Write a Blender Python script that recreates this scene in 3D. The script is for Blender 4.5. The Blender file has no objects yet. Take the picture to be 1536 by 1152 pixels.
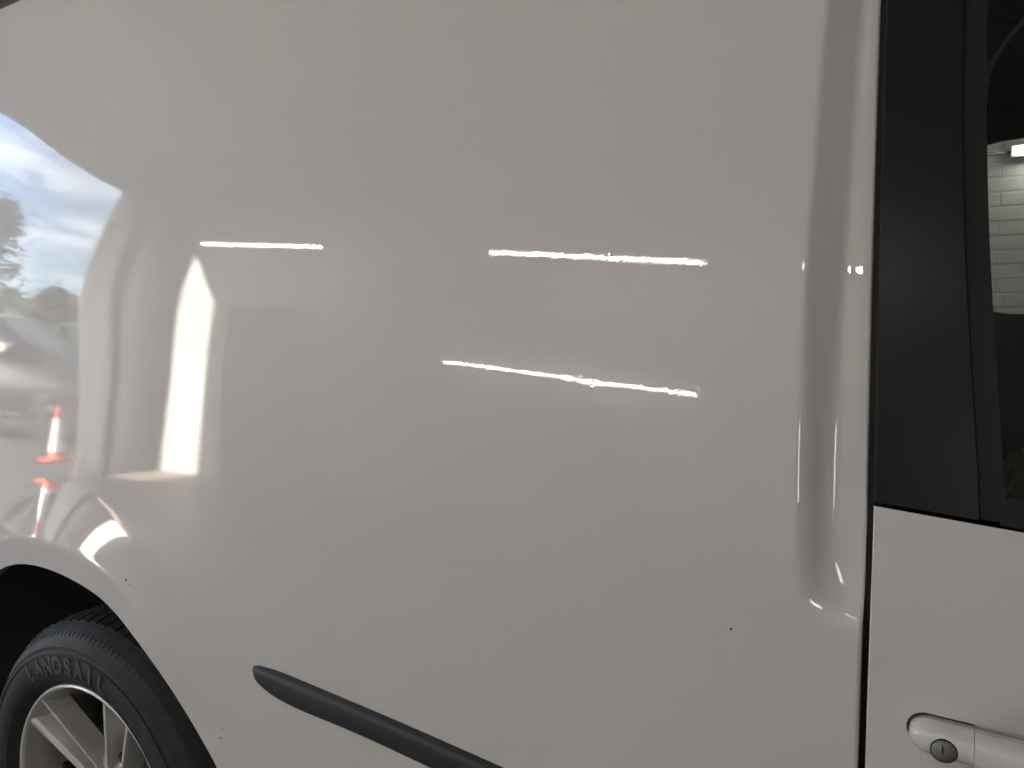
import bpy, bmesh, math, random
import numpy as np
from mathutils import Vector, Matrix
R = math.radians
rnd = random.Random(7)
scn = bpy.context.scene
col = scn.collection

# ------------------------------------------------------------------ camera
CAM = Vector((0.0, -0.767, 1.264)); PHI, PIT = R(29.1), R(5.0)
fw = Vector((-math.sin(PHI)*math.cos(PIT), math.cos(PHI)*math.cos(PIT), -math.sin(PIT)))
rt = Vector((math.cos(PHI), math.sin(PHI), 0)); up = rt.cross(fw)
cam = bpy.data.cameras.new('camera'); cam.lens = 26.81; cam.sensor_width = 36; cam.sensor_fit = 'HORIZONTAL'
cam.clip_start = 0.02; cam.clip_end = 800
co = bpy.data.objects.new('camera', cam); col.objects.link(co)
m = Matrix((rt, up, -fw)).transposed().to_4x4(); m.translation = CAM; co.matrix_world = m
scn.camera = co

# ------------------------------------------------------------------ sky, sun, exposure
SUN_EL = R(24.0); SUN_DIR = Vector((0.29, -1.0, 0)).normalized()      # direction the light travels on plan
w = bpy.data.worlds.new('World'); scn.world = w; w.use_nodes = True
nt = w.node_tree; nt.nodes.clear()
out = nt.nodes.new('ShaderNodeOutputWorld'); bg = nt.nodes.new('ShaderNodeBackground')
sky = nt.nodes.new('ShaderNodeTexSky'); sky.sky_type = 'NISHITA'; sky.sun_disc = False
sky.sun_elevation = SUN_EL; sky.sun_rotation = math.atan2(-SUN_DIR.x, -SUN_DIR.y)
sky.air_density = 1.0; sky.dust_density = 1.2; sky.ozone_density = 1.5
tc = nt.nodes.new('ShaderNodeTexCoord'); mp = nt.nodes.new('ShaderNodeMapping'); mp.inputs['Scale'].default_value = (2.2, 2.2, 7.5)
nz = nt.nodes.new('ShaderNodeTexNoise'); nz.inputs['Scale'].default_value = 2.4; nz.inputs['Detail'].default_value = 7; nz.inputs['Roughness'].default_value = .6
rp = nt.nodes.new('ShaderNodeValToRGB'); rp.color_ramp.elements[0].position = .44; rp.color_ramp.elements[1].position = .82
mx = nt.nodes.new('ShaderNodeMix'); mx.data_type = 'RGBA'; mx.inputs['B'].default_value = (7.2, 7.4, 7.7, 1)
nt.links.new(tc.outputs['Generated'], mp.inputs[0]); nt.links.new(mp.outputs[0], nz.inputs['Vector'])
nt.links.new(nz.outputs['Fac'], rp.inputs[0]); nt.links.new(rp.outputs[0], mx.inputs['Factor'])
nt.links.new(sky.outputs[0], mx.inputs['A']); nt.links.new(mx.outputs['Result'], bg.inputs[0])
bg.inputs[1].default_value = 0.1
nt.links.new(bg.outputs[0], out.inputs[0])
sl = bpy.data.lights.new('sun', 'SUN'); sl.energy = 5.0; sl.angle = R(.5); sl.color = (1, .95, .87)
so = bpy.data.objects.new('sun', sl); col.objects.link(so)
sd = Vector((SUN_DIR.x*math.cos(SUN_EL), SUN_DIR.y*math.cos(SUN_EL), -math.sin(SUN_EL)))
so.rotation_euler = sd.to_track_quat('-Z', 'Y').to_euler(); so.location = (-9, 8, 9)
vs = scn.view_settings; vs.view_transform = 'Standard'; vs.look = 'None'; vs.exposure = 3.4; vs.gamma = 1; vs.use_curve_mapping = False
scn.cycles.use_denoising = True; scn.cycles.max_bounces = 10; scn.cycles.diffuse_bounces = 5
scn.cycles.glossy_bounces = 6; scn.cycles.transmission_bounces = 8; scn.cycles.transparent_max_bounces = 12
scn.cycles.sample_clamp_indirect = 6.0; scn.cycles.blur_glossy = 0.0; scn.cycles.caustics_reflective = False
TUBE = 3.7                       # radiance of the lit tubes

# ------------------------------------------------------------------ materials
def mat(name, base, rough=.5, metal=0, spec=.5, coat=0, coat_rough=.02, bump=None, vary=None, emit=None, scale3=(1, 1, 1)):
    M = bpy.data.materials.new(name); M.use_nodes = True
    n = M.node_tree; b = n.nodes['Principled BSDF']; L = n.links.new
    b.inputs['Base Color'].default_value = (*base, 1); b.inputs['Roughness'].default_value = rough
    b.inputs['Metallic'].default_value = metal; b.inputs['Specular IOR Level'].default_value = spec
    b.inputs['Coat Weight'].default_value = coat; b.inputs['Coat Roughness'].default_value = coat_rough
    t = n.nodes.new('ShaderNodeTexCoord'); mpp = n.nodes.new('ShaderNodeMapping'); mpp.inputs['Scale'].default_value = scale3
    L(t.outputs['Object'], mpp.inputs[0])
    if vary:                                                     # (noise scale, amount, other colour)
        z = n.nodes.new('ShaderNodeTexNoise'); z.inputs['Scale'].default_value = vary[0]; z.inputs['Detail'].default_value = 6
        L(mpp.outputs[0], z.inputs['Vector'])
        cr = n.nodes.new('ShaderNodeValToRGB'); cr.color_ramp.elements[0].position = .35; cr.color_ramp.elements[1].position = .7
        cr.color_ramp.elements[0].color = (*base, 1); cr.color_ramp.elements[1].color = (*vary[1], 1)
        L(z.outputs['Fac'], cr.inputs[0]); L(cr.outputs[0], b.inputs['Base Color'])
    if bump:                                                     # (noise scale, distance, socket)
        z = n.nodes.new('ShaderNodeTexNoise'); z.inputs['Scale'].default_value = bump[0]; z.inputs['Detail'].default_value = 0 if len(bump) > 2 else 2
        L(mpp.outputs[0], z.inputs['Vector'])
        bp = n.nodes.new('ShaderNodeBump'); bp.inputs['Distance'].default_value = bump[1]; bp.inputs['Strength'].default_value = 1
        L(z.outputs['Fac'], bp.inputs['Height'])
        L(bp.outputs[0], b.inputs[bump[2] if len(bump) > 2 else 'Normal'])
    if emit:
        b.inputs['Emission Color'].default_value = (*emit[0], 1); b.inputs['Emission Strength'].default_value = emit[1]
    return M

PAINT = mat('white_paint', (.69, .664, .656), .55, spec=.25, coat=1, coat_rough=.012, bump=(290, 1.3e-5, 'Coat Normal'))
BLACKGLOSS = mat('black_trim_plastic', (.012, .012, .013), .30, spec=.28, bump=(900, 4e-6))
RUBBER = mat('black_rubber', (.010, .010, .011), .6, spec=.35, bump=(300, 2e-5))
MOULD = mat('grey_moulding_plastic', (.035, .038, .043), .5, spec=.4, bump=(1500, 3e-5))
TYRE = mat('tyre_rubber', (.022, .022, .024), .62, spec=.4, bump=(420, 6e-5), vary=(30, (.034, .033, .033)))
LETTER = mat('tyre_lettering', (.07, .07, .072), .5, spec=.5)
LINER = mat('arch_liner_felt', (.10, .10, .11), .9, spec=.15, bump=(500, 1e-4))
ALLOY = mat('silver_alloy', (.64, .63, .61), .36, metal=.35, spec=.5, coat=.4, coat_rough=.1, vary=(9, (.52, .49, .46)))
ALLOYEDGE = mat('bright_machined_edge', (.86, .86, .85), .25, metal=.35)
DARKMETAL = mat('dark_brake_metal', (.03, .028, .026), .6, metal=.4)
CHIP = mat('stone_chip_dirt', (.05, .045, .04), .8)
INTERIOR = mat('van_interior_plastic', (.010, .010, .010), .75, spec=.2)
SEATF = mat('seat_fabric', (.014, .014, .015), .9, spec=.1, bump=(600, 1e-4))
LOCK = mat('grey_lock_cover', (.19, .19, .19), .38, spec=.5, bump=(800, 6e-6))
SEAM = mat('handle_seam_rubber', (.015, .015, .016), .7)
BRICKP = mat('white_painted_brick', (.70, .72, .68), .6, bump=(120, 4e-4), vary=(3, (.62, .64, .60)))
MORTAR = mat('painted_mortar', (.62, .64, .60), .7)
WALLP = mat('white_painted_wall', (.76, .76, .745), .6, bump=(40, 2e-3), vary=(1.2, (.70, .70, .69)))
ENDW = mat('grey_end_wall', (.22, .22, .23), .6, bump=(40, 2e-3), vary=(1.2, (.19, .19, .20)))
SHUTTER = mat('grey_shutter_steel', (.20, .20, .205), .5)
CEILP = mat('cream_ceiling_board', (.58, .55, .50), .8, vary=(1.0, (.52, .49, .45)))
BEAMP = mat('grey_painted_steel', (.62, .63, .64), .5)
CONC = mat('workshop_concrete_floor', (.075, .071, .066), .5, bump=(25, 1e-3), vary=(1.6, (.055, .053, .05)))
ASPH = mat('asphalt', (.045, .045, .047), .9, bump=(30, 4e-3), vary=(.7, (.065, .064, .062)))
DOORST = mat('grey_steel_door', (.45, .47, .50), .5)
POSTP = mat('pale_steel_post', (.80, .82, .86), .5)
GREYP = mat('dull_grey_steel', (.30, .30, .30), .5)
BATTEN = mat('white_batten_housing', (.8, .8, .8), .4)
GLOW = mat('lit_tube', (.9, .9, .88), .4, emit=((1, .935, .865), TUBE))
STREAKGLOW = mat('streak_glow', (.9, .9, .88), .4, emit=((1, .95, .9), TUBE*.36))
CARP = mat('dark_car_paint', (.008, .009, .012), .4, spec=.25, coat=.35, coat_rough=.03)
CARG = mat('dark_car_glass', (.015, .018, .02), .03, spec=.9)
CHROME = mat('chrome_trim', (.8, .8, .8), .08, metal=1)
LAMPG = mat('headlamp_lens', (.75, .77, .8), .08, spec=.8, coat=1)
RED = mat('orange_red_plastic', (.75, .07, .03), .5)
WHITE = mat('white_reflective_sleeve', (.82, .82, .82), .4)
BARK = mat('brown_bark', (.07, .05, .035), .9, bump=(20, 1e-2))
LEAF = mat('dark_green_leaf', (.035, .055, .025), .6, vary=(1.5, (.06, .085, .035)))
BAG = mat('crumpled_olive_plastic', (.26, .25, .18), .55, spec=.4, vary=(25, (.20, .19, .10)))

def glass_mat(name, tint, refl=1.0):
    M = bpy.data.materials.new(name); M.use_nodes = True; n = M.node_tree; n.nodes.clear()
    o = n.nodes.new('ShaderNodeOutputMaterial'); tr = n.nodes.new('ShaderNodeBsdfTransparent'); tr.inputs[0].default_value = (*tint, 1)
    gl = n.nodes.new('ShaderNodeBsdfGlossy'); gl.inputs['Roughness'].default_value = .01; gl.inputs['Color'].default_value = (refl,)*3 + (1,)
    fr = n.nodes.new('ShaderNodeFresnel'); fr.inputs[0].default_value = 1.5; mi = n.nodes.new('ShaderNodeMixShader')
    n.links.new(fr.outputs[0], mi.inputs[0]); n.links.new(tr.outputs[0], mi.inputs[1]); n.links.new(gl.outputs[0], mi.inputs[2]); n.links.new(mi.outputs[0], o.inputs[0])
    return M
GLASS = glass_mat('green_tinted_glass', (.77, .80, .77))

# ------------------------------------------------------------------ object helpers
def link(name, me, material=None, parent=None, loc=None):
    o = bpy.data.objects.new(name, me); col.objects.link(o)
    if material is not None: me.materials.append(material)
    if parent is not None: o.parent = parent
    if loc is not None: o.location = loc
    return o
def thing(name, label, cat, loc=(0, 0, 0), rz=0, group=None):
    o = bpy.data.objects.new(name, None); col.objects.link(o); o.location = loc; o.rotation_euler = (0, 0, rz); o.empty_display_size = .1
    o['label'] = label; o['category'] = cat
    if group: o['group'] = group
    return o
def tag(o, label, cat, group=None):
    o['label'] = label; o['category'] = cat
    if group: o['group'] = group
    return o
def setting(o): o['kind'] = 'structure'; return o
def smooth(me, on=True):
    me.polygons.foreach_set('use_smooth', [on]*len(me.polygons)); return me
def box_bm(bm, lo, hi, bevel=0):
    x0, y0, z0 = lo; x1, y1, z1 = hi
    v = [bm.verts.new(p) for p in ((x0,y0,z0),(x1,y0,z0),(x1,y1,z0),(x0,y1,z0),(x0,y0,z1),(x1,y0,z1),(x1,y1,z1),(x0,y1,z1))]
    f = [bm.faces.new([v[i] for i in q]) for q in ((3,2,1,0),(4,5,6,7),(0,1,5,4),(1,2,6,5),(2,3,7,6),(3,0,4,7))]
    if bevel:
        es = {e for q in f for e in q.edges}
        bmesh.ops.bevel(bm, geom=list(es), offset=bevel, segments=2, affect='EDGES', profile=.5)
def bm_mesh(name, bm, sm=False):
    me = bpy.data.meshes.new(name); bmesh.ops.recalc_face_normals(bm, faces=bm.faces); bm.to_mesh(me); bm.free(); smooth(me, sm); return me
def box(name, lo, hi, material, parent=None, bevel=0):
    bm = bmesh.new(); box_bm(bm, lo, hi, bevel); return link(name, bm_mesh(name, bm), material, parent)
def tube_bm(bm, pts, r, n=10, caps=True):
    pts = [Vector(p) for p in pts]; rings = []
    for i, p in enumerate(pts):
        d = (pts[min(i+1, len(pts)-1)] - pts[max(i-1, 0)]).normalized()
        a = d.orthogonal().normalized() if i == 0 else (a - d*a.dot(d)).normalized()
        b = d.cross(a); rr = r[i] if isinstance(r, (list, tuple)) else r
        rings.append([bm.verts.new(p + (a*math.cos(2*math.pi*k/n) + b*math.sin(2*math.pi*k/n))*rr) for k in range(n)])
    for A, B in zip(rings, rings[1:]):
        for k in range(n): bm.faces.new((A[k], A[(k+1) % n], B[(k+1) % n], B[k]))
    if caps: bm.faces.new(rings[0][::-1]); bm.faces.new(rings[-1])
def tube(name, pts, r, material, parent=None, n=10):
    bm = bmesh.new(); tube_bm(bm, pts, r, n); return link(name, bm_mesh(name, bm, True), material, parent)
def lathe(name, prof, material, parent=None, n=96, axis='Y', centre=(0, 0, 0)):
    """prof: (radius, height along the axis)"""
    bm = bmesh.new(); cx, cy, cz = centre; rings = []
    for r_, h in prof:
        ring = []
        for k in range(n):
            a = 2*math.pi*k/n
            ring.append(bm.verts.new((cx+r_*math.cos(a), cy+h, cz+r_*math.sin(a)) if axis == 'Y' else (cx+r_*math.cos(a), cy+r_*math.sin(a), cz+h)))
        rings.append(ring)
    for A, B in zip(rings, rings[1:]):
        for k in range(n): bm.faces.new((A[k], A[(k+1) % n], B[(k+1) % n], B[k]))
    return link(name, bm_mesh(name, bm, True), material, parent)

# ------------------------------------------------------------------ the van's flank as a surface y = S(x, z)
def sstep(t):
    t = np.clip(t, 0, 1); return t*t*t*(t*(6*t-15)+10)
def spl(xk, yk):
    xk = np.asarray(xk, float); yk = np.asarray(yk, float); n = len(xk); h = np.diff(xk); A = np.eye(n); b = np.zeros(n)
    for i in range(1, n-1):
        A[i, i-1] = h[i-1]; A[i, i] = 2*(h[i-1]+h[i]); A[i, i+1] = h[i]; b[i] = 6*((yk[i+1]-yk[i])/h[i]-(yk[i]-yk[i-1])/h[i-1])
    mm = np.linalg.solve(A, b)
    def f(x):
        x = np.clip(np.asarray(x, float), xk[0], xk[-1]); i = np.clip(np.searchsorted(xk, x)-1, 0, n-2)
        a = (xk[i+1]-x)/h[i]; c = (x-xk[i])/h[i]
        return a*yk[i]+c*yk[i+1]+((a**3-a)*mm[i]+(c**3-c)*mm[i+1])*h[i]**2/6
    return f
ZK = [.0, .6, .85, .95, 1.05, 1.15, 1.25, 1.4, 1.6, 2.0]
XK = [-2.6, -1.8, -1.3, -.9, -.5, -.1, .4]
T_FRONT = [0.425, 0.525, 0.625, 1.169, 1.264, 5.103, 9.672, 14.934, 16.451, 17.999]     # lean of the skin, degrees, by height
T_REAR = [0.182, 0.658, 1.273, 1.749, 2.502, 3.322, 4.249, 9.237, 14.145, 19.551]
Y_PLAN = [4.4, 3.282, 2.345, 2.256, 1.788, 0.483, -0.065]                              # taper towards the tail, degrees
zg = np.linspace(0, 2.2, 1101); xg = np.linspace(-2.6, 1.0, 721)
def prof(t):
    P = np.cumsum(np.tan(np.radians(spl(ZK, t)(zg))))*(zg[1]-zg[0]); P -= np.interp(1., zg, P); return spl(zg[::4], P[::4])
pA, pB = prof(T_FRONT), prof(T_REAR)
Q = -np.cumsum(np.tan(np.radians(spl(XK, Y_PLAN)(xg))))*(xg[1]-xg[0]); Q -= np.interp(-.1, xg, Q); qf = spl(xg[::8], Q[::8])
def S0(x, z):
    wq = sstep((-.45-x)/1.25); zz = z + .160*(x+.5)*sstep((x+1.6)/1.2)*(1-sstep((x-.1)/.5)) + .09*sstep((x-.1)/.5)
    return pA(zz)*(1-wq)+pB(z)*wq+qf(x)
WX, WZ = -1.346, .351                                                                     # wheel centre
arch_th = [-30, 0, 28, 34.6, 49.5, 64, 77.7, 90.8, 101.4, 109.4, 118, 135, 160, 185, 215]
arch_r = [.47, .448, .422, .412, .404, .410, .426, .437, .452, .467, .484, .505, .505, .49, .48]
rarch = spl(arch_th, arch_r)
def arch_polar(x, z):
    th = np.degrees(np.arctan2(z-WZ, x-WX)); th = np.where(th < -90, th+360, th); r = np.hypot(x-WX, z-WZ)
    return th, r
LIP, FL = .055, .185
def flare(x, z):
    th, r = arch_polar(x, z); rho = r-rarch(th)
    st = sstep((th-22)/48)*sstep((215-th)/40); s = .23
    e = .004
    out_ = np.where(rho > LIP, .5*s*np.clip(FL-rho, 0, None)**2/(FL-LIP), 0)
    f0 = .5*s*(FL-LIP)
    inn = f0 - .06*(LIP-rho)
    rough = np.where(rho > LIP, out_, inn)
    # rounded ridge
    t = np.clip((rho-(LIP-2*e))/(4*e), 0, 1)
    a = f0-.06*2*e; b_ = .5*s*(FL-LIP-2*e)**2/(FL-LIP)
    h00 = 2*t**3-3*t**2+1; h10 = t**3-2*t**2+t; h01 = -2*t**3+3*t**2; h11 = t**3-t**2
    her = h00*a+h10*4*e*.06+h01*b_+h11*4*e*(-s*(FL-LIP-2*e)/(FL-LIP))
    v = np.where((t > 0) & (t < 1), her, rough)
    base = .5*s*np.clip(FL-np.clip(rho, 0, None), 0, None)**2/(FL-LIP)*.12
    return -(v*st+base*(1-st))
GAPX = spl([.0, .5, .836, .935, 1.062, 1.186, 1.411, 1.587, 2.1], [-.046, -.047, -.049, -.050, -.051, -.054, -.061, -.066, -.080])
CRX = spl([.9, 1.0, 1.06, 1.196, 1.382, 1.597, 2.1], [-.105, -.112, -.1155, -.119, -.1205, -.120, -.118])
def recess(x, z):
    """scooped channel beside the shut line, closed by a rounded end at the bottom"""
    dx = x-CRX(z); dz = z-.962
    k = .038
    hh = np.clip(.5+.5*(dz*.8-dx)/k, 0, 1); d = dz*.8*(1-hh)+dx*hh-k*hh*(1-hh)      # smooth minimum
    t = np.clip(d/.040, 0, 1); q = .48-.28*sstep((z-1.12)/.20)
    ramp = np.where(t < q, t*t/(2*q), np.where(t > 1-q, (1-q)-(1-t)**2/(2*q), t-q/2))/(1-q)
    u = np.clip((dx-.042)/np.maximum(GAPX(z)-.004-CRX(z)-.042, .004), 0, 1)
    return .019*ramp-.0004*4*u*(1-u)*sstep((z-1.0)/.1)
def dent(x, z): return .00024*np.exp(-(((x+.338)/.030)**2+((z-1.196)/.026)**2))
def S(x, z):
    x = np.asarray(x, float); z = np.asarray(z, float)
    y = S0(x, z)+flare(x, z)+recess(x, z)+dent(x, z)
    d = np.clip(.004-(GAPX(z)-x), 0, .004)
    return y + .004-np.sqrt(np.clip(.004**2-d**2, 0, None))
def Sdoor(x, z):
    x = np.asarray(x, float); z = np.asarray(z, float)
    y = S0(x, z)
    d = np.clip(.0018-(x-GAPX(z)-.0065), 0, .0018); y = y+.0018-np.sqrt(np.clip(.0018**2-d**2, 0, None))
    cup = np.exp(-((np.abs(x-.118)/.062)**3+(np.abs(z-.886)/.034)**3))*.013
    return y+cup
def nrm(fn, x, z, e=4e-4):
    gx = (fn(x+e, z)-fn(x-e, z))/(2*e); gz = (fn(x, z+e)-fn(x, z-e))/(2*e)
    n = np.stack([gx, -np.ones_like(gx), gz], -1); return n/np.linalg.norm(n, axis=-1, keepdims=True)
def sheet(name, fn, X, Z, material, parent, keep=None, nfn=None, off=0):
    """X, Z 2-D arrays of a structured grid on the surface y = fn + off"""
    Y = fn(X, Z)+off; nr, nc = X.shape
    verts = np.stack([X, Y, Z], -1).reshape(-1, 3)
    idx = np.arange(nr*nc).reshape(nr, nc)
    faces = np.stack([idx[:-1, :-1], idx[:-1, 1:], idx[1:, 1:], idx[1:, :-1]], -1).reshape(-1, 4)
    if keep is not None: faces = keep(faces)
    else: faces = faces.tolist()
    used = np.zeros(len(verts), bool); used[np.concatenate([np.asarray(f) for f in faces])] = True
    re = np.cumsum(used)-1
    N = nrm(nfn or fn, X, Z).reshape(-1, 3)[used]
    me = bpy.data.meshes.new(name); me.from_pydata(verts[used].tolist(), [], [[int(re[i]) for i in f] for f in faces]); me.update()
    smooth(me); me.normals_split_custom_set_from_vertices([tuple(v) for v in N])
    return link(name, me, material, parent)

van = thing('van', 'white panel van parked with its rear flank towards the camera', 'van')

# ---- rear quarter panel with the arch cut out
ZTOP = 1.972; ZBOT = .23
xs = np.unique(np.round(np.concatenate([np.arange(-2.36, -.16, .007), np.arange(-.16, -.062, .0022), np.arange(-.062, -.0490, .0006), [-.049]]), 5))
zs = np.concatenate([np.arange(ZBOT, .93, .0062), np.arange(.93, 1.26, .005), np.arange(1.26, ZTOP, .0085), [ZTOP]])
X, Z = np.meshgrid(xs, zs)
X = X + (GAPX(Z)+.049)*sstep((X+.45)/.4)
th, r = arch_polar(X, Z); ra = rarch(th); rho = r-ra
hs = np.minimum(np.gradient(X, axis=1), np.gradient(Z, axis=0))
near = (np.abs(rho) < .0037) & (Z < 1.0)
sc_ = np.where(near, ra/np.maximum(r, 1e-6), 1)
for _ in range(2):
    X2 = WX+(X-WX)*sc_; Z2 = WZ+(Z-WZ)*sc_
X, Z = X2, Z2
th, r = arch_polar(X, Z); rho = (r-rarch(th)).reshape(-1); state = np.where(np.abs(rho) < 1e-5, 0, np.sign(rho)).astype(int)
def keep_arch(faces):
    out_ = []
    st = state[faces]
    for f, s in zip(faces.tolist(), st.tolist()):
        if min(s) >= 0 and max(s) > 0: out_.append(f)
        elif max(s) > 0:                                   # one corner inside the arch, its neighbours on it
            g = [i for i, q in zip(f, s) if q >= 0]
            if len(g) >= 3: out_.append(g)
    return out_
quarter = sheet('quarter_panel', S, X, Z, PAINT, van, keep_arch)

# flanges: the arch lip and the edge at the shut line turn inwards
def strip(name, P, Qs, material, parent, sm=True):
    n = len(P); me = bpy.data.meshes.new(name)
    me.from_pydata([tuple(p) for p in P]+[tuple(q) for q in Qs], [], [(i, i+1, n+i+1, n+i) for i in range(n-1)]); smooth(me, sm)
    return link(name, me, material, parent)
ta = np.linspace(-18, 205, 220); ax_ = WX+rarch(ta)*np.cos(np.radians(ta)); az_ = WZ+rarch(ta)*np.sin(np.radians(ta)); ay_ = S(ax_, az_)
P0 = np.stack([ax_, ay_, az_], 1); P1 = P0.copy(); P1[:, 1] += .004; P1[:, 0] = WX+(rarch(ta)-.0012)*np.cos(np.radians(ta)); P1[:, 2] = WZ+(rarch(ta)-.0012)*np.sin(np.radians(ta))
P2 = P1.copy(); P2[:, 1] += .018
strip('arch_lip', P0, P1, PAINT, quarter); strip('arch_flange', P1, P2, PAINT, quarter)
zz = np.linspace(ZBOT, ZTOP, 120); gx_ = GAPX(zz); e0 = np.stack([gx_, S(gx_, zz), zz], 1); e1 = e0.copy(); e1[:, 1] += .03
strip('panel_edge', e0, e1, PAINT, quarter)
# seal in the shut line
s0 = np.stack([gx_-.002, S0(gx_, zz)+.022, zz], 1); s1 = s0.copy(); s1[:, 0] += .014
strip('door_seal', s0, s1, RUBBER, van)
# stone chips and specks of dirt on the paint
for cx, cz, rr in ((-1.190, .818, .0028), (-1.180, .812, .0016), (-.963, .602, .0022), (-.957, .618, .0014), (-.171, .947, .0016)):
    n_ = nrm(S, np.array(cx), np.array(cz)); bm = bmesh.new()
    vv = [bm.verts.new((cx+rr*(.7+.5*rnd.random())*math.cos(a), float(S(cx+rr*math.cos(a), cz+rr*math.sin(a)))-.0003, cz+rr*(.6+.4*rnd.random())*math.sin(a))) for a in [k*math.pi/4 for k in range(8)]]
    bm.faces.new(vv); link('stone_chip', bm_mesh('stone_chip', bm), CHIP, quarter)

# ---- wheelhouse
wl = []
for dep in (.02, .40):
    wl.append(np.stack([WX+(rarch(ta)+.012)*np.cos(np.radians(ta)), ay_+dep, WZ+(rarch(ta)+.012)*np.sin(np.radians(ta))], 1))
liner = strip('wheel_arch_liner', wl[0], wl[1], LINER, van)
bm = bmesh.new(); vv = [bm.verts.new(p) for p in wl[1]]; bm.faces.new(vv); link('liner_back', bm_mesh('liner_back', bm), LINER, liner)

# ---- body side moulding on the quarter panel and on the door
mt = spl([-.886, -.879, -.866, -.85, -.782, -.644, -.544, -.444, -.06, .98], [.7362, .7392, .7412, .7420, .740, .732, .725, .717, .690, .640])
mb = spl([-.886, -.880, -.865, -.825, -.718, -.544, -.06, .98], [.7352, .7245, .7125, .7015, .695, .684, .656, .606])
def moulding(name, x0, x1, fn, parent):
    us = np.unique(np.concatenate([np.linspace(x0, x0+.05, 24), np.linspace(x0+.05, x1, 60)])); vsn = np.linspace(-1, 1, 25)
    U, V = np.meshgrid(us, vsn); T, B = mt(U), mb(U); half = (T-B)/2; Zm = (T+B)/2+V*half
    lift = .0135*np.clip((half/.02), .05, 1)**.5*np.clip(1-np.abs(V)**5, 0, 1)**.5*(1-.12*V*V)
    endl = np.clip((x1-U)/.006, 0, 1)**.5
    Ym = fn(U, Zm)-lift*endl+.001
    verts = np.stack([U, Ym, Zm], -1).reshape(-1, 3); nr, nc = U.shape; idx = np.arange(nr*nc).reshape(nr, nc)
    faces = np.stack([idx[:-1, :-1], idx[:-1, 1:], idx[1:, 1:], idx[1:, :-1]], -1).reshape(-1, 4)
    me = bpy.data.meshes.new(name); me.from_pydata(verts.tolist(), [], faces.tolist()); smooth(me); return link(name, me, MOULD, parent)
moulding('side_moulding', -.8858, -.058, S, van)

# ---- front door
door = bpy.data.objects.new('front_door', None); col.objects.link(door); door.parent = van
SILL = lambda x: 1.0855-.080*x
DX1 = .98
dxs = np.unique(np.round(np.concatenate([np.arange(0, .003, .0003), np.arange(.003, .012, .0015), np.arange(.012, .26, .004), np.arange(.26, DX1+.05, .012)]), 5))
dt = np.linspace(0, 1, 150)
DXg, DT = np.meshgrid(dxs, dt)
zlo = .26; Zd = zlo+(SILL(DXg-.043)-zlo)*DT; Xd = GAPX(Zd)+.0065+DXg
sheet('door_skin', Sdoor, Xd, Zd, PAINT, door)
zz2 = np.linspace(zlo, 1.088, 80); gx2 = GAPX(zz2)+.0065; e0 = np.stack([gx2, Sdoor(gx2, zz2), zz2], 1); e1 = e0.copy(); e1[:, 1] += .025
strip('door_edge', e0, e1, PAINT, door)
moulding('door_moulding', -.036, .96, Sdoor, door)
# black applique on the door frame
TRX = spl([1.05, 1.09, 1.196, 1.372, 1.572, 1.95], [.041, .039, .030, .016, .009, .000])
def plate(name, xl, xr, zb, zt, off, material, parent, n=14, nz=60, thick=.01, fn=S0):
    """a plate on the flank between two near-vertical edges; the bottom follows zb(x)"""
    t = np.linspace(0, 1, nz)[:, None]; s = np.linspace(0, 1, n)[None, :]
    zmid = zb(0)+(zt-zb(0))*t
    Xp = xl(zmid)+(xr(zmid)-xl(zmid))*s; Zp = zb(Xp)+(zt-zb(Xp))*t
    o = sheet(name, lambda a, b: fn(a, b), Xp, Zp, material, parent, off=off)
    Yp = fn(Xp, Zp)+off
    ring = np.concatenate([np.stack([Xp[:, 0], Yp[:, 0], Zp[:, 0]], 1)[::-1], np.stack([Xp[0], Yp[0], Zp[0]], 1)[1:], np.stack([Xp[:, -1], Yp[:, -1], Zp[:, -1]], 1)[1:]])
    back = ring.copy(); back[:, 1] += thick
    strip(name+'_edge', ring, back, material, o, False)
    return o
sb = lambda x: SILL(np.asarray(x, float))+.004
plate('pillar_trim', lambda z: GAPX(z)+.0075, TRX, sb, 1.93, -.001, BLACKGLOSS, door)
plate('window_channel', lambda z: TRX(z)+.0008, lambda z: TRX(z)+.020, sb, 1.93, .0045, RUBBER, door)
plate('window_seal', lambda z: TRX(z)+.016, lambda z: TRX(z)*0+.95, lambda x: sb(x)-.002, 1.107, .002, RUBBER, door, n=30, nz=6)
glass = plate('window_glass', lambda z: TRX(z)+.019, lambda z: TRX(z)*0+.95, lambda x: sb(x)-.01, 1.93, .012, GLASS, door, n=24, nz=40, thick=.0005)
# thin bright line where the trim meets the body
plate('trim_lip', lambda z: GAPX(z)+.0062, lambda z: GAPX(z)+.0072, sb, 1.93, .0015, MOULD, door, n=3)

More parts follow.
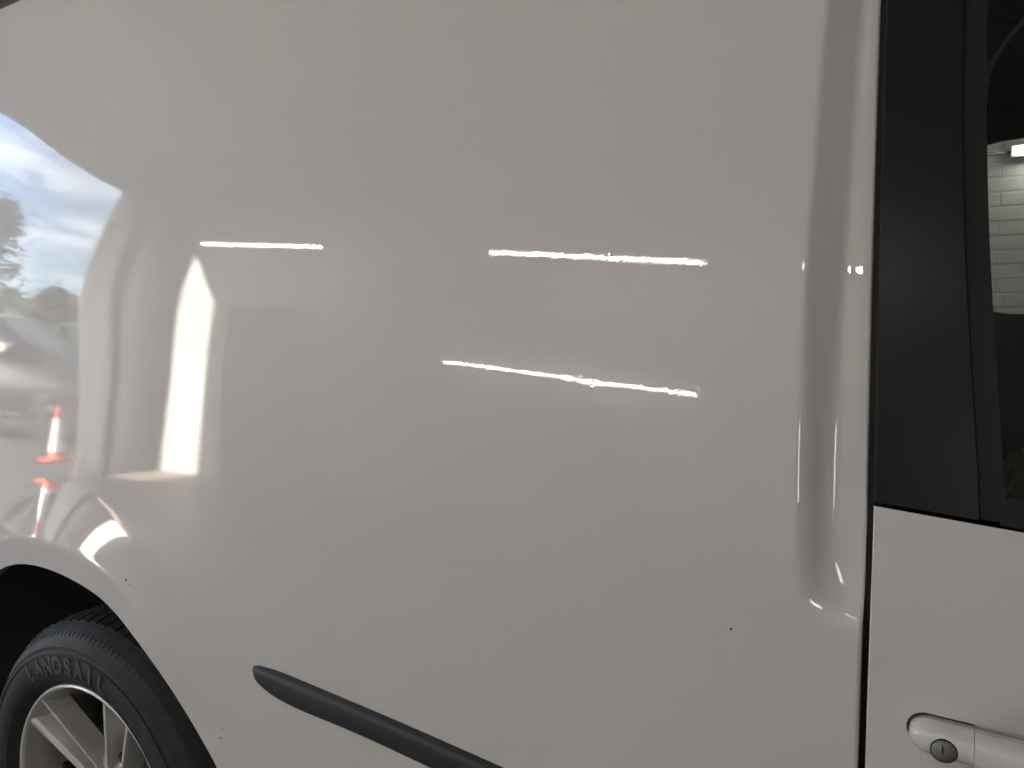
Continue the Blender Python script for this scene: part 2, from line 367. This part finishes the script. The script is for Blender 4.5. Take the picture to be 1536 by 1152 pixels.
# ---- door handle
handle = bpy.data.objects.new('door_handle', None); col.objects.link(handle); handle.parent = door
def handle_piece(name, x0, x1, hz, hh, pr, material, parent, rl=0, rr_=0, nseg=28, nu=40, floor=0.0):
    us = x0+(x1-x0)*(1-np.cos(np.linspace(0, math.pi, nu)))/2; rings = []
    bm = bmesh.new()
    for u_ in us:
        k = 1.0
        if rl and u_ < x0+rl: k = math.sqrt(max(0, 1-((x0+rl-u_)/rl)**2))
        if rr_ and u_ > x1-rr_: k = math.sqrt(max(0, 1-((u_-x1+rr_)/rr_)**2))
        k = max(k, .02); zc, h_, p_ = hz(u_), hh(u_)*k, pr(u_)*(.45+.55*k) if (rl or rr_) else pr(u_)
        ring = []
        for j in range(nseg):
            a = 2*math.pi*j/nseg; c_, s_ = math.cos(a), math.sin(a)
            zl = h_*math.copysign(abs(s_)**.75, s_); yl = 2*abs(c_)**.62-1 if c_ > 0 else -1.0
            ys = float(S0(u_, zc+zl)); y_ = ys-floor-p_*.5-yl*p_*.5
            ring.append(bm.verts.new((u_, y_, zc+zl)))
        rings.append(ring)
    for A, B in zip(rings, rings[1:]):
        for j in range(nseg): bm.faces.new((A[j], A[(j+1) % nseg], B[(j+1) % nseg], B[j]))
    bm.faces.new(rings[0]); bm.faces.new(rings[-1][::-1])
    return link(name, bm_mesh(name, bm, True), material, parent)
hz = lambda x: .8885-.03*(x-.02)
handle_piece('handle_gasket', -.0095, .0432, hz, lambda x: .0158, lambda x: .0022, SEAM, handle, rl=.0165)
handle_piece('lock_cap', -.0075, .0428, hz, lambda x: .0150, lambda x: .024+.05*max(0, x), PAINT, handle, rl=.018)
handle_piece('handle_grip', .0434, .205, lambda x: hz(x)+.0006, lambda x: .0154-.03*max(0, x-.15), lambda x: .017+.012*math.sin(min(1, (x-.03)/.12)*math.pi*.6), PAINT, handle, rr_=.02, floor=.0075)
def disc_on(name, cx, cz, rx, rz_, y, material, parent, n=28, dome=.0008):
    bm = bmesh.new(); c = bm.verts.new((cx, y-dome, cz)); ring = [bm.verts.new((cx+rx*math.cos(2*math.pi*k/n), y, cz+rz_*math.sin(2*math.pi*k/n))) for k in range(n)]
    rim_ = [bm.verts.new((v.co.x, y+.004, v.co.z)) for v in ring]
    for k in range(n): bm.faces.new((c, ring[k], ring[(k+1) % n])); bm.faces.new((ring[k], rim_[k], rim_[(k+1) % n], ring[(k+1) % n]))
    return link(name, bm_mesh(name, bm, True), material, parent)
LY = float(S0(.0205, .885))-.0258
disc_on('lock_surround', .0205, .8855, .0108, .0104, LY+.0003, SEAM, handle)
lk = disc_on('lock_cover', .0205, .8855, .0098, .0094, LY-.0004, LOCK, handle)
bm = bmesh.new(); tube_bm(bm, [(.0195, LY-.0013, .8835), (.0195, LY-.0013, .8905)], .0007, 6); link('key_slot', bm_mesh('key_slot', bm, True), SEAM, lk)

# ---- the rest of the body: roof, gutter, far side, tail, interior
YC = .86
def mirror_y(y): return 2*YC-y
rx = np.linspace(-2.36, 1.0, 60)
ye = S0(rx, np.full_like(rx, ZTOP)); rows = []
for s in np.linspace(0, 1, 24):
    yy = ye+.02+(mirror_y(ye)-ye-.04)*s; rows.append(np.stack([rx, yy, np.full_like(rx, ZTOP+.022+.07*max(0.0, math.sin(math.pi*s))**.6)], 1))
V = np.concatenate(rows); idx = np.arange(len(V)).reshape(24, 60)
me = bpy.data.meshes.new('roof'); me.from_pydata(V.tolist(), [], np.stack([idx[:-1, :-1], idx[:-1, 1:], idx[1:, 1:], idx[1:, :-1]], -1).reshape(-1, 4).tolist()); smooth(me); roof = link('roof', me, PAINT, van)
tube('roof_gutter', [(float(a), float(b)+.010, ZTOP+.006) for a, b in zip(rx, ye)], .012, RUBBER, roof, n=10)
# far side with its window opening
def far_y(x, z): return mirror_y(S0(x, z))-.02
N = 96; cxh, czh = .47, 1.49; hole = []; outer = []
def roundrect(a):
    """hole outline by angle, upright rounded rectangle whose rear edge leans"""
    c_, s_ = math.cos(a), math.sin(a); hw, hh_ = .385, .218; p_ = 14
    k = (abs(c_/hw)**p_+abs(s_/hh_)**p_)**(-1/p_); return c_*k, s_*k
for k in range(N):
    a = 2*math.pi*k/N; hx, hzv = roundrect(a); sx = -.09*hzv if hx < 0 else 0
    hole.append((cxh+hx+sx-.004, czh+hzv)); 
    c_, s_ = math.cos(a), math.sin(a); kk = min((2.36+cxh if c_ < 0 else 1.0-cxh)/max(abs(c_), 1e-6), (ZTOP-czh if s_ > 0 else czh-.25)/max(abs(s_), 1e-6)); outer.append((cxh+c_*kk, czh+s_*kk))
vsf = [(x, far_y(x, z), z) for x, z in hole]+[(x, far_y(x, z), z) for x, z in outer]+[(x, far_y(x, z)+.03, z) for x, z in hole]
fs = [(k, (k+1) % N, N+(k+1) % N, N+k) for k in range(N)]+[(k, (k+1) % N, 2*N+(k+1) % N, 2*N+k) for k in range(N)]
vsf = [(x, float(y), z) for x, y, z in vsf]
me = bpy.data.meshes.new('far_side'); me.from_pydata(vsf, [], fs); far_side = link('far_side', me, INTERIOR, van)
out_v = [(x, y+.024, z) for x, y, z in vsf[:2*N]]
me = bpy.data.meshes.new('far_outer_skin'); me.from_pydata(out_v, [], [(k, N+k, N+(k+1) % N, (k+1) % N) for k in range(N)]); link('far_outer_skin', me, PAINT, far_side)
me = bpy.data.meshes.new('far_window_glass'); me.from_pydata([(x, y+.012, z) for x, y, z in vsf[:N]], [], [list(range(N))]); link('far_window_glass', me, GLASS, far_side)
box('cargo_bulkhead', (-.075, .16, .3), (-.055, 1.50, 1.95), INTERIOR, van)
box('cabin_floor', (-2.3, .10, .30), (1.0, 1.62, .34), INTERIOR, van)
box('dashboard', (.94, .12, .34), (1.0, 1.58, 1.96), INTERIOR, van)
box('tail_door', (-2.37, .30, .30), (-2.345, 1.42, 1.96), PAINT, van)
box('headlining', (-2.3, .30, 1.955), (1.0, 1.42, 1.962), INTERIOR, van)
box('door_card', (.10, .10, .34), (.94, .13, 1.06), INTERIOR, door)
tube('grab_handle', [(.05, .80, 1.62), (.054, .80, 1.656), (.063, .80, 1.699), (.081, .80, 1.729), (.104, .80, 1.757), (.15, .80, 1.78), (.25, .80, 1.79)], .006, mat('grey_trim', (.06, .06, .055), .5), van)
# passenger seat with a crumpled bag on it
seat = bpy.data.objects.new('passenger_seat', None); col.objects.link(seat); seat.parent = van
box('seat_cushion', (.10, 1.02, .60), (.60, 1.48, .86), SEATF, seat, .04)
box('seat_back', (-.045, 1.02, .62), (.085, 1.48, 1.30), SEATF, seat, .04)
g = 26; bm = bmesh.new(); rr2 = random.Random(3); grid = []
for i in range(g):
    row = []
    for j in range(g):
        u_, v_ = i/(g-1), j/(g-1); hgt = .125*(math.sin(math.pi*u_)**.5)*(math.sin(math.pi*v_)**.5)
        row.append(bm.verts.new((.115+.32*u_, 1.06+.34*v_, .868+hgt*(.8+.4*rr2.random())+.004*rr2.random())))
    grid.append(row)
for i in range(g-1):
    for j in range(g-1): bm.faces.new((grid[i][j], grid[i+1][j], grid[i+1][j+1], grid[i][j+1]))
tag(link('plastic_bag', bm_mesh('plastic_bag', bm), BAG), 'crumpled olive plastic bag on the passenger seat inside the van', 'bag')

# ------------------------------------------------------------------ rear wheel
wheel = bpy.data.objects.new('rear_wheel', None); col.objects.link(wheel); wheel.parent = van; wheel.location = (WX, .030, WZ)
TR = .3505
side = [(.226, .012), (.232, .002), (.240, -.006), (.252, -.0125), (.268, -.0165), (.285, -.0165), (.300, -.0125), (.3065, -.0095), (.3085, -.0105), (.3105, -.0075), (.3200, .000), (.3300, .011), (.3385, .024), (.3430, .034)]
sidef = spl([a for a, b in side], [b for a, b in side])
prof_t = side+[(.3435, .036), (.3435, .215), (.330, .235), (.30, .25), (.235, .24), (.226, .235)]
tyre = lathe('tyre', prof_t, TYRE, wheel, n=160)
# thin moulded rings on the sidewall
for rr in (.2475, .2535, .2965):
    bm = bmesh.new(); y0 = float(sidef(rr))
    tube_bm(bm, [(rr*math.cos(2*math.pi*k/120), y0, rr*math.sin(2*math.pi*k/120)) for k in range(121)], .0011, 6, False); link('sidewall_rib', bm_mesh('sidewall_rib', bm, True), TYRE, tyre)
# tread: five ribs of blocks, shoulder blocks reach down the sidewall
bm = bmesh.new(); nb = 78
for ri, (ya, yb) in enumerate(((.030, .068), (.076, .104), (.112, .140), (.148, .176), (.184, .222))):
    for k in range(nb):
        a0 = 2*math.pi*(k+.5*(ri % 2))/nb; da = 2*math.pi/nb*.40; sk = .35*2*math.pi/nb
        v = []
        for rr in (.341, TR):
            for a, y in ((a0-da, ya), (a0+da, ya), (a0+da+sk, yb), (a0-da+sk, yb)):
                r2 = rr-(.005 if (ri == 0 and y == ya) else 0)
                v.append(bm.verts.new((r2*math.cos(a), y, r2*math.sin(a))))
        for q in ((4, 5, 6, 7), (0, 1, 5, 4), (1, 2, 6, 5), (2, 3, 7, 6), (3, 0, 4, 7)): bm.faces.new([v[i] for i in q])
for k in range(nb*2):                                    # serrated shoulder
    a0 = 2*math.pi*k/(nb*2); da = math.pi/(nb*2)*.62; v = []
    for rr in (.3145, .3285, .3425):
        for s in (-1, 1): v.append(bm.verts.new((rr*math.cos(a0+s*da), float(sidef(rr))-.0016, rr*math.sin(a0+s*da))))
    for rr in (.3145, .3285, .3425):
        for s in (-1, 1): v.append(bm.verts.new((rr*math.cos(a0+s*da*1.15), float(sidef(rr))+.002, rr*math.sin(a0+s*da*1.15))))
    for q in ((0, 1, 3, 2), (2, 3, 5, 4), (0, 2, 8, 6), (2, 4, 10, 8), (1, 7, 9, 3), (3, 9, 11, 5), (0, 6, 7, 1)): bm.faces.new([v[i] for i in q])
tread = link('tread', bm_mesh('tread', bm), TYRE, tyre); tread['kind'] = 'stuff'
# raised maker's lettering along the top of the sidewall
word = 'LANDSAIL'; th0, th1, rl0, lh = 125.0, 70.0, .2600, .034
for i, ch in enumerate(word):
    cu = bpy.data.curves.new('letter', 'FONT'); cu.body = ch; cu.size = 1; cu.extrude = .02; cu.offset = .04; cu.align_x = 'CENTER'
    to = bpy.data.objects.new('letter_source', cu); col.objects.link(to)
    bpy.context.view_layer.update(); me = bpy.data.meshes.new_from_object(to.evaluated_get(bpy.context.evaluated_depsgraph_get())); me.name = 'sidewall_letter'
    bpy.data.objects.remove(to); bpy.data.curves.remove(cu)
    bm = bmesh.new(); bm.from_mesh(me); bmesh.ops.subdivide_edges(bm, edges=[e for e in bm.edges if e.calc_length() > .25], cuts=2, use_grid_fill=False)
    adv = math.radians((th1-th0)/len(word)); ac = math.radians(th0)+adv*(i+.5)
    for v in bm.verts:
        u_, vv_, wv = v.co; a = ac-u_*1.22*lh/.28; rr = rl0+vv_*lh/.73*.98
        v.co = (rr*math.cos(a), float(sidef(rr))-(.0014 if wv > 0 else -.0005), rr*math.sin(a))
    bmesh.ops.recalc_face_normals(bm, faces=bm.faces); bm.to_mesh(me); bm.free(); me.materials.clear()
    link('sidewall_letter', me, LETTER, tyre)
# alloy rim: barrel, bright lip, hub and five twin-ridged spokes
alloy = bpy.data.objects.new('alloy_wheel', None); col.objects.link(alloy); alloy.parent = wheel
lathe('rim_lip', [(.2235, .006), (.2265, -.001), (.2300, -.002), (.2325, .001), (.2325, .010)], ALLOYEDGE, alloy, n=160)
lathe('rim_barrel', [(.2240, .005), (.2215, .012), (.2150, .022), (.2110, .036), (.2090, .06), (.2050, .12), (.20, .22)], ALLOY, alloy, n=128)
lathe('hub', [(.0, .030), (.024, .030), (.030, .033), (.034, .040), (.058, .044), (.074, .050), (.080, .062), (.080, .10)], ALLOY, alloy, n=64)
lathe('centre_cap', [(.0, .024), (.020, .0245), (.0265, .027), (.028, .032)], ALLOYEDGE, alloy, n=40)
lathe('brake_disc', [(.05, .115), (.135, .115), (.137, .12), (.137, .14)], DARKMETAL, alloy, n=64)
lathe('wheel_back_plate', [(.03, .16), (.2, .16)], DARKMETAL, alloy, n=48)
def sec(r_):
    """cross-section of a spoke at radius r_: (tangential offset, depth) pairs, two ridges with a dished web between"""
    k = (r_-.06)/(.222-.06); o_ = .021+.014*k; d = .034-.030*k; wv = .0042+.0006*k; web = .034-.006*k; fl = .010
    return [(-o_-fl, d+.040), (-o_-wv, d+.006), (-o_-wv*.7, d), (-o_+wv*.7, d), (-o_+wv*1.6, d+.005), (-o_*.5, d+web), (o_*.5, d+web), (o_-wv*1.6, d+.005), (o_-wv*.7, d), (o_+wv*.7, d), (o_+wv, d+.006), (o_+fl, d+.040)]
rs_ = np.linspace(.055, .2235, 15)
def spoke_mesh(sel, name, material_edge):
    bm = bmesh.new(); L = []
    for r_ in rs_: L.append([bm.verts.new((t_, y_, math.sqrt(max(r_*r_-t_*t_, 1e-6)))) for t_, y_ in sec(float(r_))])
    for ia, (A, B) in enumerate(zip(L, L[1:])):
        for j in range(11):
            edge = j in (2, 8)
            if sel == 'edge' and not edge: continue
            if sel == 'body' and edge: continue
            
            bm.faces.new((A[j], A[j+1], B[j+1], B[j]))
    bmesh.ops.delete(bm, geom=[v for v in bm.verts if not v.link_faces], context='VERTS')
    return bm_mesh(name, bm, False)
sb_me = spoke_mesh('body', 'spoke', None); se_me = spoke_mesh('edge', 'spoke_ridge', None); sb_me.materials.append(ALLOY); se_me.materials.append(ALLOYEDGE)
for k in range(5):
    a = R(67.5+72*k-90)
    sp = bpy.data.objects.new('spoke', sb_me); col.objects.link(sp); sp.parent = alloy; sp.rotation_euler = (0, -a, 0)
    er = bpy.data.objects.new('spoke_ridge', se_me); col.objects.link(er); er.parent = alloy; er.rotation_euler = (0, -a, 0)
    b_ = R(67.5+72*k); bm = bmesh.new(); c = Vector((.088*math.cos(b_), .046, .088*math.sin(b_)))
    tube_bm(bm, [c, c+Vector((0, .03, 0))], .0125, 14); link('wheel_bolt', bm_mesh('wheel_bolt', bm, True), DARKMETAL, alloy)

# ------------------------------------------------------------------ the bay around the van
XE, YW, YF, ZC = -7.05, -3.5, 4.0, 4.8        # end wall, side wall, far wall, ceiling
OY0, OY1, OZ = -2.80, .05, 4.12              # the tall doorway in the end wall
setting(box('floor', (XE, YW, -.10), (4.5, YF, 0), CONC))
setting(box('sunlit_floor_band', (XE+.02, YW, .001), (-5.3, YW+.42, .005), mat('sunlit_floor_beige', (.50, .40, .31), .6, vary=(4, (.42, .34, .27)))))  # sunlit band along the wall base, put into the colour of a thin strip
setting(box('wall_side', (XE-.25, YW-.2, -.1), (4.5, YW, ZC), WALLP))
wf = setting(box('wall_far', (XE, YF+.012, -.1), (4.5, YF+.2, ZC), MORTAR))
setting(box('wall_front', (4.5, YW-.2, -.1), (4.7, YF+.2, ZC), SHUTTER))
setting(box('ceiling', (XE-.25, YW-.2, ZC), (4.7, YF+.2, ZC+.2), CEILP))
bm = bmesh.new()
box_bm(bm, (XE-.25, YW, -.1), (XE, OY0-.25, ZC)); box_bm(bm, (XE-.25, OY1, -.1), (XE, YF+.2, ZC)); box_bm(bm, (XE-.25, OY0-.25, OZ), (XE, OY1, ZC))
setting(link('wall_end', bm_mesh('wall_end', bm), ENDW))
tag(box('cornice_board', (XE+.002, YW+.002, ZC-.16), (XE+.05, YF-.2, ZC-.002), POSTP), 'pale board along the top of the end wall under the ceiling', 'board')
tag(box('door_post', (XE-.003, OY0-.25, 0), (XE+.003, OY0, OZ-.002), POSTP), 'pale steel door post at the edge of the tall open doorway', 'post')
tag(box('door_guide', (XE+.002, OY0-.42, 0), (XE+.06, OY0-.30, OZ+.2), GREYP), 'dull grey vertical door guide beside the pale post', 'rail')
tag(box('door_track', (XE+.002, OY0-.40, OZ+.36), (XE+.07, OY1+.5, OZ+.42), POSTP), 'pale horizontal door track above the tall doorway', 'rail')
sd_ = thing('side_door', 'grey steel side door in a white frame next to the sunlit wall patch', 'door', (-5.38, YW, 0))
box('door_leaf', (-.50, .002, .02), (.56, .035, 2.42), SHUTTER, sd_); box('frame_jamb', (-.63, .002, 0), (-.51, .06, 2.50), BATTEN, sd_); box('frame_jamb', (.57, .002, 0), (.66, .06, 2.50), BATTEN, sd_)
box('frame_head', (-.505, .002, 2.43), (.565, .055, 2.50), BATTEN, sd_); box('push_bar', (-.40, .05, 1.02), (.45, .09, 1.07), POSTP, sd_)
for i, xb in enumerate((-5.1, -2.6, -.1, 2.4)):
    tag(box('roof_beam', (xb-.06, YW, ZC-.20), (xb+.06, YF, ZC-.001), BEAMP), ['pale ceiling beam nearest the tall doorway', 'pale ceiling beam second from the tall doorway', 'pale ceiling beam above the van door', 'pale ceiling beam farthest from the tall doorway'][i], 'beam', 'beams across the bay ceiling')
# painted bricks of the far wall, seen through the van's windows
bw, bh, jt = .215, .065, .010
bm = bmesh.new(); box_bm(bm, (0, -.0016, 0), (bw, .004, bh), .0015); bme = bm_mesh('brick', bm); bme.materials.append(BRICKP)
for j in range(24):
    for i in range(11):
        o = bpy.data.objects.new('brick', bme); col.objects.link(o); o.parent = wf
        o.location = (-.75+i*(bw+jt)+(.1125 if j % 2 else 0), YF+.012+rnd.uniform(-.0012, .0008), 1.02+j*(bh+jt)); o.rotation_euler = (rnd.uniform(-.006, .006), 0, rnd.uniform(-.004, .004))
# strip lights
def strip_light(name, x0, x1, y, z, label, group, rz=0, wall=False):
    L = x1-x0; t = thing(name, label, 'light', ((x0+x1)/2, y, z), rz, group)
    if wall:
        box('housing', (-L/2-.03, -.03, -.03), (L/2+.03, .006, .03), BATTEN, t, .005)
        tube('tube', [(-L/2, .026, 0), (L/2, .026, 0)], .0145, GLOW, t, 14)
    else:
        box('housing', (-L/2-.03, -.017, .026), (L/2+.03, .017, .060), BATTEN, t, .005)
        tube('tube', [(-L/2, 0, 0), (L/2, 0, 0)], .017, GLOW, t, 14)
        for s in (-1, 1): tube('hanger', [(s*L*.4, 0, .060), (s*L*.4, 0, ZC-z)], .004, GREYP, t, 6)
    return t
GL = 'strip lights of the bay'
strip_light('strip_light', -5.48, -3.95, -2.715, 3.1, 'hanging strip light nearest the tall doorway', GL, R(-2.5))
strip_light('strip_light', -2.36, -.96, -2.775, 3.1, 'hanging strip light second from the tall doorway', GL, R(-2.5))
strip_light('strip_light', -.40, .10, -2.80, 3.1, 'added short hanging strip light behind the camera, for the highlight in the recess', GL)  # added tube, unseen, placed for the highlight beside the shut line
strip_light('strip_light', -3.05, -1.12, YW+.032, 1.905, 'strip light mounted on the side wall at head height', GL, 0, True)
pl_ = thing('streak_glow_panel', 'added upright glow panel opposite the van door, for the streaks in the recess', 'light', (1.10, YW, 1.36))  # added emitter, out of view, shaped to give the bright streaks in the recess
box('housing', (-.18, .002, -.45), (.18, .035, .45), BATTEN, pl_, .005); box('glow_face', (-.15, .036, -.42), (.15, .042, .42), STREAKGLOW, pl_)
strip_light('strip_light', -3.0, -1.2, 2.75, 3.4, 'added hanging strip light on the far side of the van, out of view', GL)  # extra tube, never in view, added for light from above
fl = strip_light('strip_light', .32, 1.8, YF-.034, 2.11, 'strip light on the far brick wall seen through the van windows', GL, 0, True)
for c in fl.children: c.scale = (1, -1, 1)
tag(tube('wall_cable', [(-.7, YF-.012, 2.112), (.30, YF-.012, 2.112)], .008, GREYP), 'thin grey cable leading to the light on the far brick wall', 'cable')

# ------------------------------------------------------------------ outside the doorway
me = bpy.data.meshes.new('ground'); me.from_pydata([(-400, -400, -.02), (XE-.25, -400, -.02), (XE-.25, 400, -.02), (-400, 400, -.02)], [], [(0, 1, 2, 3)]); setting(link('ground', me, ASPH))
# traffic cone
cone = thing('traffic_cone', 'slim orange red traffic cone with white sleeve outside the doorway', 'cone', (-8.55, -3.32, -.02))
lathe('cone_body', [(.105, .0), (.10, .03), (.088, .05), (.030, .66), (.022, .70), (0, .70)], RED, cone, n=28, axis='Z')
lathe('reflective_sleeve', [(.0855, .11), (.0435, .55)], WHITE, cone, n=28, axis='Z')
box('cone_base', (-.16, -.16, .0), (.16, .16, .035), RED, cone, .01)
# dark off-road car
car = thing('parked_car', 'large dark car parked outside beyond the doorway', 'car', (-11.95, -4.0, -.02), math.atan2(-.56, .83)); car.scale = (1.06, 1.06, 1.06)
def loft(name, secs, material, parent, sm=True, closed=True):
    bm = bmesh.new(); Rg = [[bm.verts.new(p) for p in s] for s in secs]; n = len(secs[0])
    for A, B in zip(Rg, Rg[1:]):
        for k in range(n): bm.faces.new((A[k], A[(k+1) % n], B[(k+1) % n], B[k]))
    bm.faces.new(Rg[0]); bm.faces.new(Rg[-1][::-1]); return link(name, bm_mesh(name, bm, sm), material, parent)
def csec(x, z0, z1, w0, w1, r_=.12):
    return [(x, -w0, z0), (x, -w0*1.0, (z0+z1)*.5), (x, -w1-r_*.2, z1-r_), (x, -w1+r_*.6, z1), (x, w1-r_*.6, z1), (x, w1+r_*.2, z1-r_), (x, w0, (z0+z1)*.5), (x, w0, z0)]
loft('body', [csec(-2.35, .55, 1.10, .80, .74), csec(-2.25, .40, 1.22, .92, .86), csec(-1.2, .35, 1.26, .96, .90), csec(.6, .35, 1.24, .97, .90), csec(1.2, .36, 1.20, .97, .88), csec(2.0, .40, 1.10, .95, .84), csec(2.35, .5, .98, .86, .74)], CARP, car)
loft('cabin', [csec(-2.28, 1.2, 1.30, .84, .80), csec(-2.0, 1.2, 1.86, .84, .66), csec(-1.4, 1.2, 1.95, .86, .68), csec(-.2, 1.2, 1.95, .86, .68), csec(.25, 1.2, 1.88, .86, .66), csec(1.12, 1.18, 1.26, .84, .78)], CARP, car)
for s in (-1, 1):
    for x0, x1, x0t, x1t in ((-2.02, -1.22, -1.86, -1.22), (-1.12, -.30, -1.12, -.30), (-.20, .80, -.20, .16)):
        P4 = [(x0, s*.868, 1.28), (x1, s*.868, 1.28), (x1t, s*.735, 1.80), (x0t, s*.735, 1.80)]
        me = bpy.data.meshes.new('side_window'); me.from_pydata(P4, [], [(0, 1, 2, 3)]); link('side_window', me, CARG, car)
    tube('roof_rail', [(-1.9, s*.64, 1.93), (-1.7, s*.64, 2.0), (0, s*.64, 1.99), (.25, s*.64, 1.91)], .02, CHROME, car, 8)
    box('door_mirror', (.62, s*.98-.09, 1.26), (.76, s*.98+.09, 1.42), CHROME, car, .03)
    box('headlight', (2.10, s*.62-.20, .88), (2.29, s*.62+.20, 1.03), LAMPG, car, .03)
    tube('sill_trim', [(-1.1, s*.985, .42), (1.0, s*.985, .42)], .03, CHROME, car, 8)
    for x in (-1.45, 1.42):
        o = lathe('wheel', [(.10, -.02), (.20, -.01), (.24, .0), (.30, -.03), (.37, -.02), (.385, .05), (.385, .2)], RUBBER, car, n=28, centre=(0, 0, 0)); o.location = (x, s*.96, .385); o.rotation_euler = (0, 0, 0 if s < 0 else math.pi)
me = bpy.data.meshes.new('windscreen'); me.from_pydata([(1.08, -.74, 1.28), (1.08, .74, 1.28), (.33, .60, 1.855), (.33, -.60, 1.855)], [], [(0, 1, 2, 3)]); link('windscreen', me, CARG, car)
box('grille', (2.30, -.38, .62), (2.37, .38, .92), CHROME, car, .02); box('bumper', (2.2, -.85, .42), (2.42, .85, .60), CARP, car, .04)
for q in ('windscreen',): pass
# trees behind the car park
def tree(label, x, y, h, cr, seed, n=5200):
    q = random.Random(seed); t = thing('tree', label, 'tree', (x, y, -.02), 0, 'trees beyond the doorway')
    bm = bmesh.new(); tube_bm(bm, [(0, 0, 0), (.05, 0, h*.35), (0, .05, h*.85)], [cr*.09, cr*.06, cr*.015], 9)
    for k in range(14):
        a = q.uniform(0, 6.28); z0 = h*q.uniform(.2, .7); l_ = cr*q.uniform(.5, .9)*(1.1-z0/h); tube_bm(bm, [(0, 0, z0), (l_*math.cos(a)*.6, l_*math.sin(a)*.6, z0+l_*.3), (l_*math.cos(a), l_*math.sin(a), z0+l_*.45)], [.06, .04, .012], 6)
    link('trunk', bm_mesh('trunk', bm, True), BARK, t)
    vs_, fs_ = [], []; cl = [(q.uniform(0, 6.28), q.uniform(.1, 1.0), q.uniform(.5, 1)) for _ in range(70)]
    for k in range(n):
        a, zf, rf = q.choice(cl); rad = cr*(1-zf)**.75*rf+.1
        c = Vector((rad*math.cos(a), rad*math.sin(a), h*(.12+.88*zf)))+Vector((q.gauss(0, .28), q.gauss(0, .28), q.gauss(0, .24)))*cr*.35
        d1 = Vector((q.gauss(0, 1), q.gauss(0, 1), q.gauss(0, 1))).normalized(); d2 = d1.orthogonal().normalized(); s = q.uniform(.06, .14)*cr/2.6
        i = len(vs_); vs_ += [c-d1*s, c+d2*s*.5, c+d1*s, c-d2*s*.5]; fs_.append((i, i+1, i+2, i+3))
    me = bpy.data.meshes.new('crown'); me.from_pydata([tuple(v) for v in vs_], [], fs_); link('crown', me, LEAF, t)
tree('tall dark tree with a ragged crown beyond the parked car', -26.5, -7.6, 9.0, 3.7, 1, 8000)
tree('low dark tree right of the tall one beyond the parked car', -25.0, -11.2, 4.8, 2.8, 2, 6000)
tree('bushy dark tree left of the tall one outside the doorway', -28.5, -3.4, 8.0, 3.4, 5, 5000)
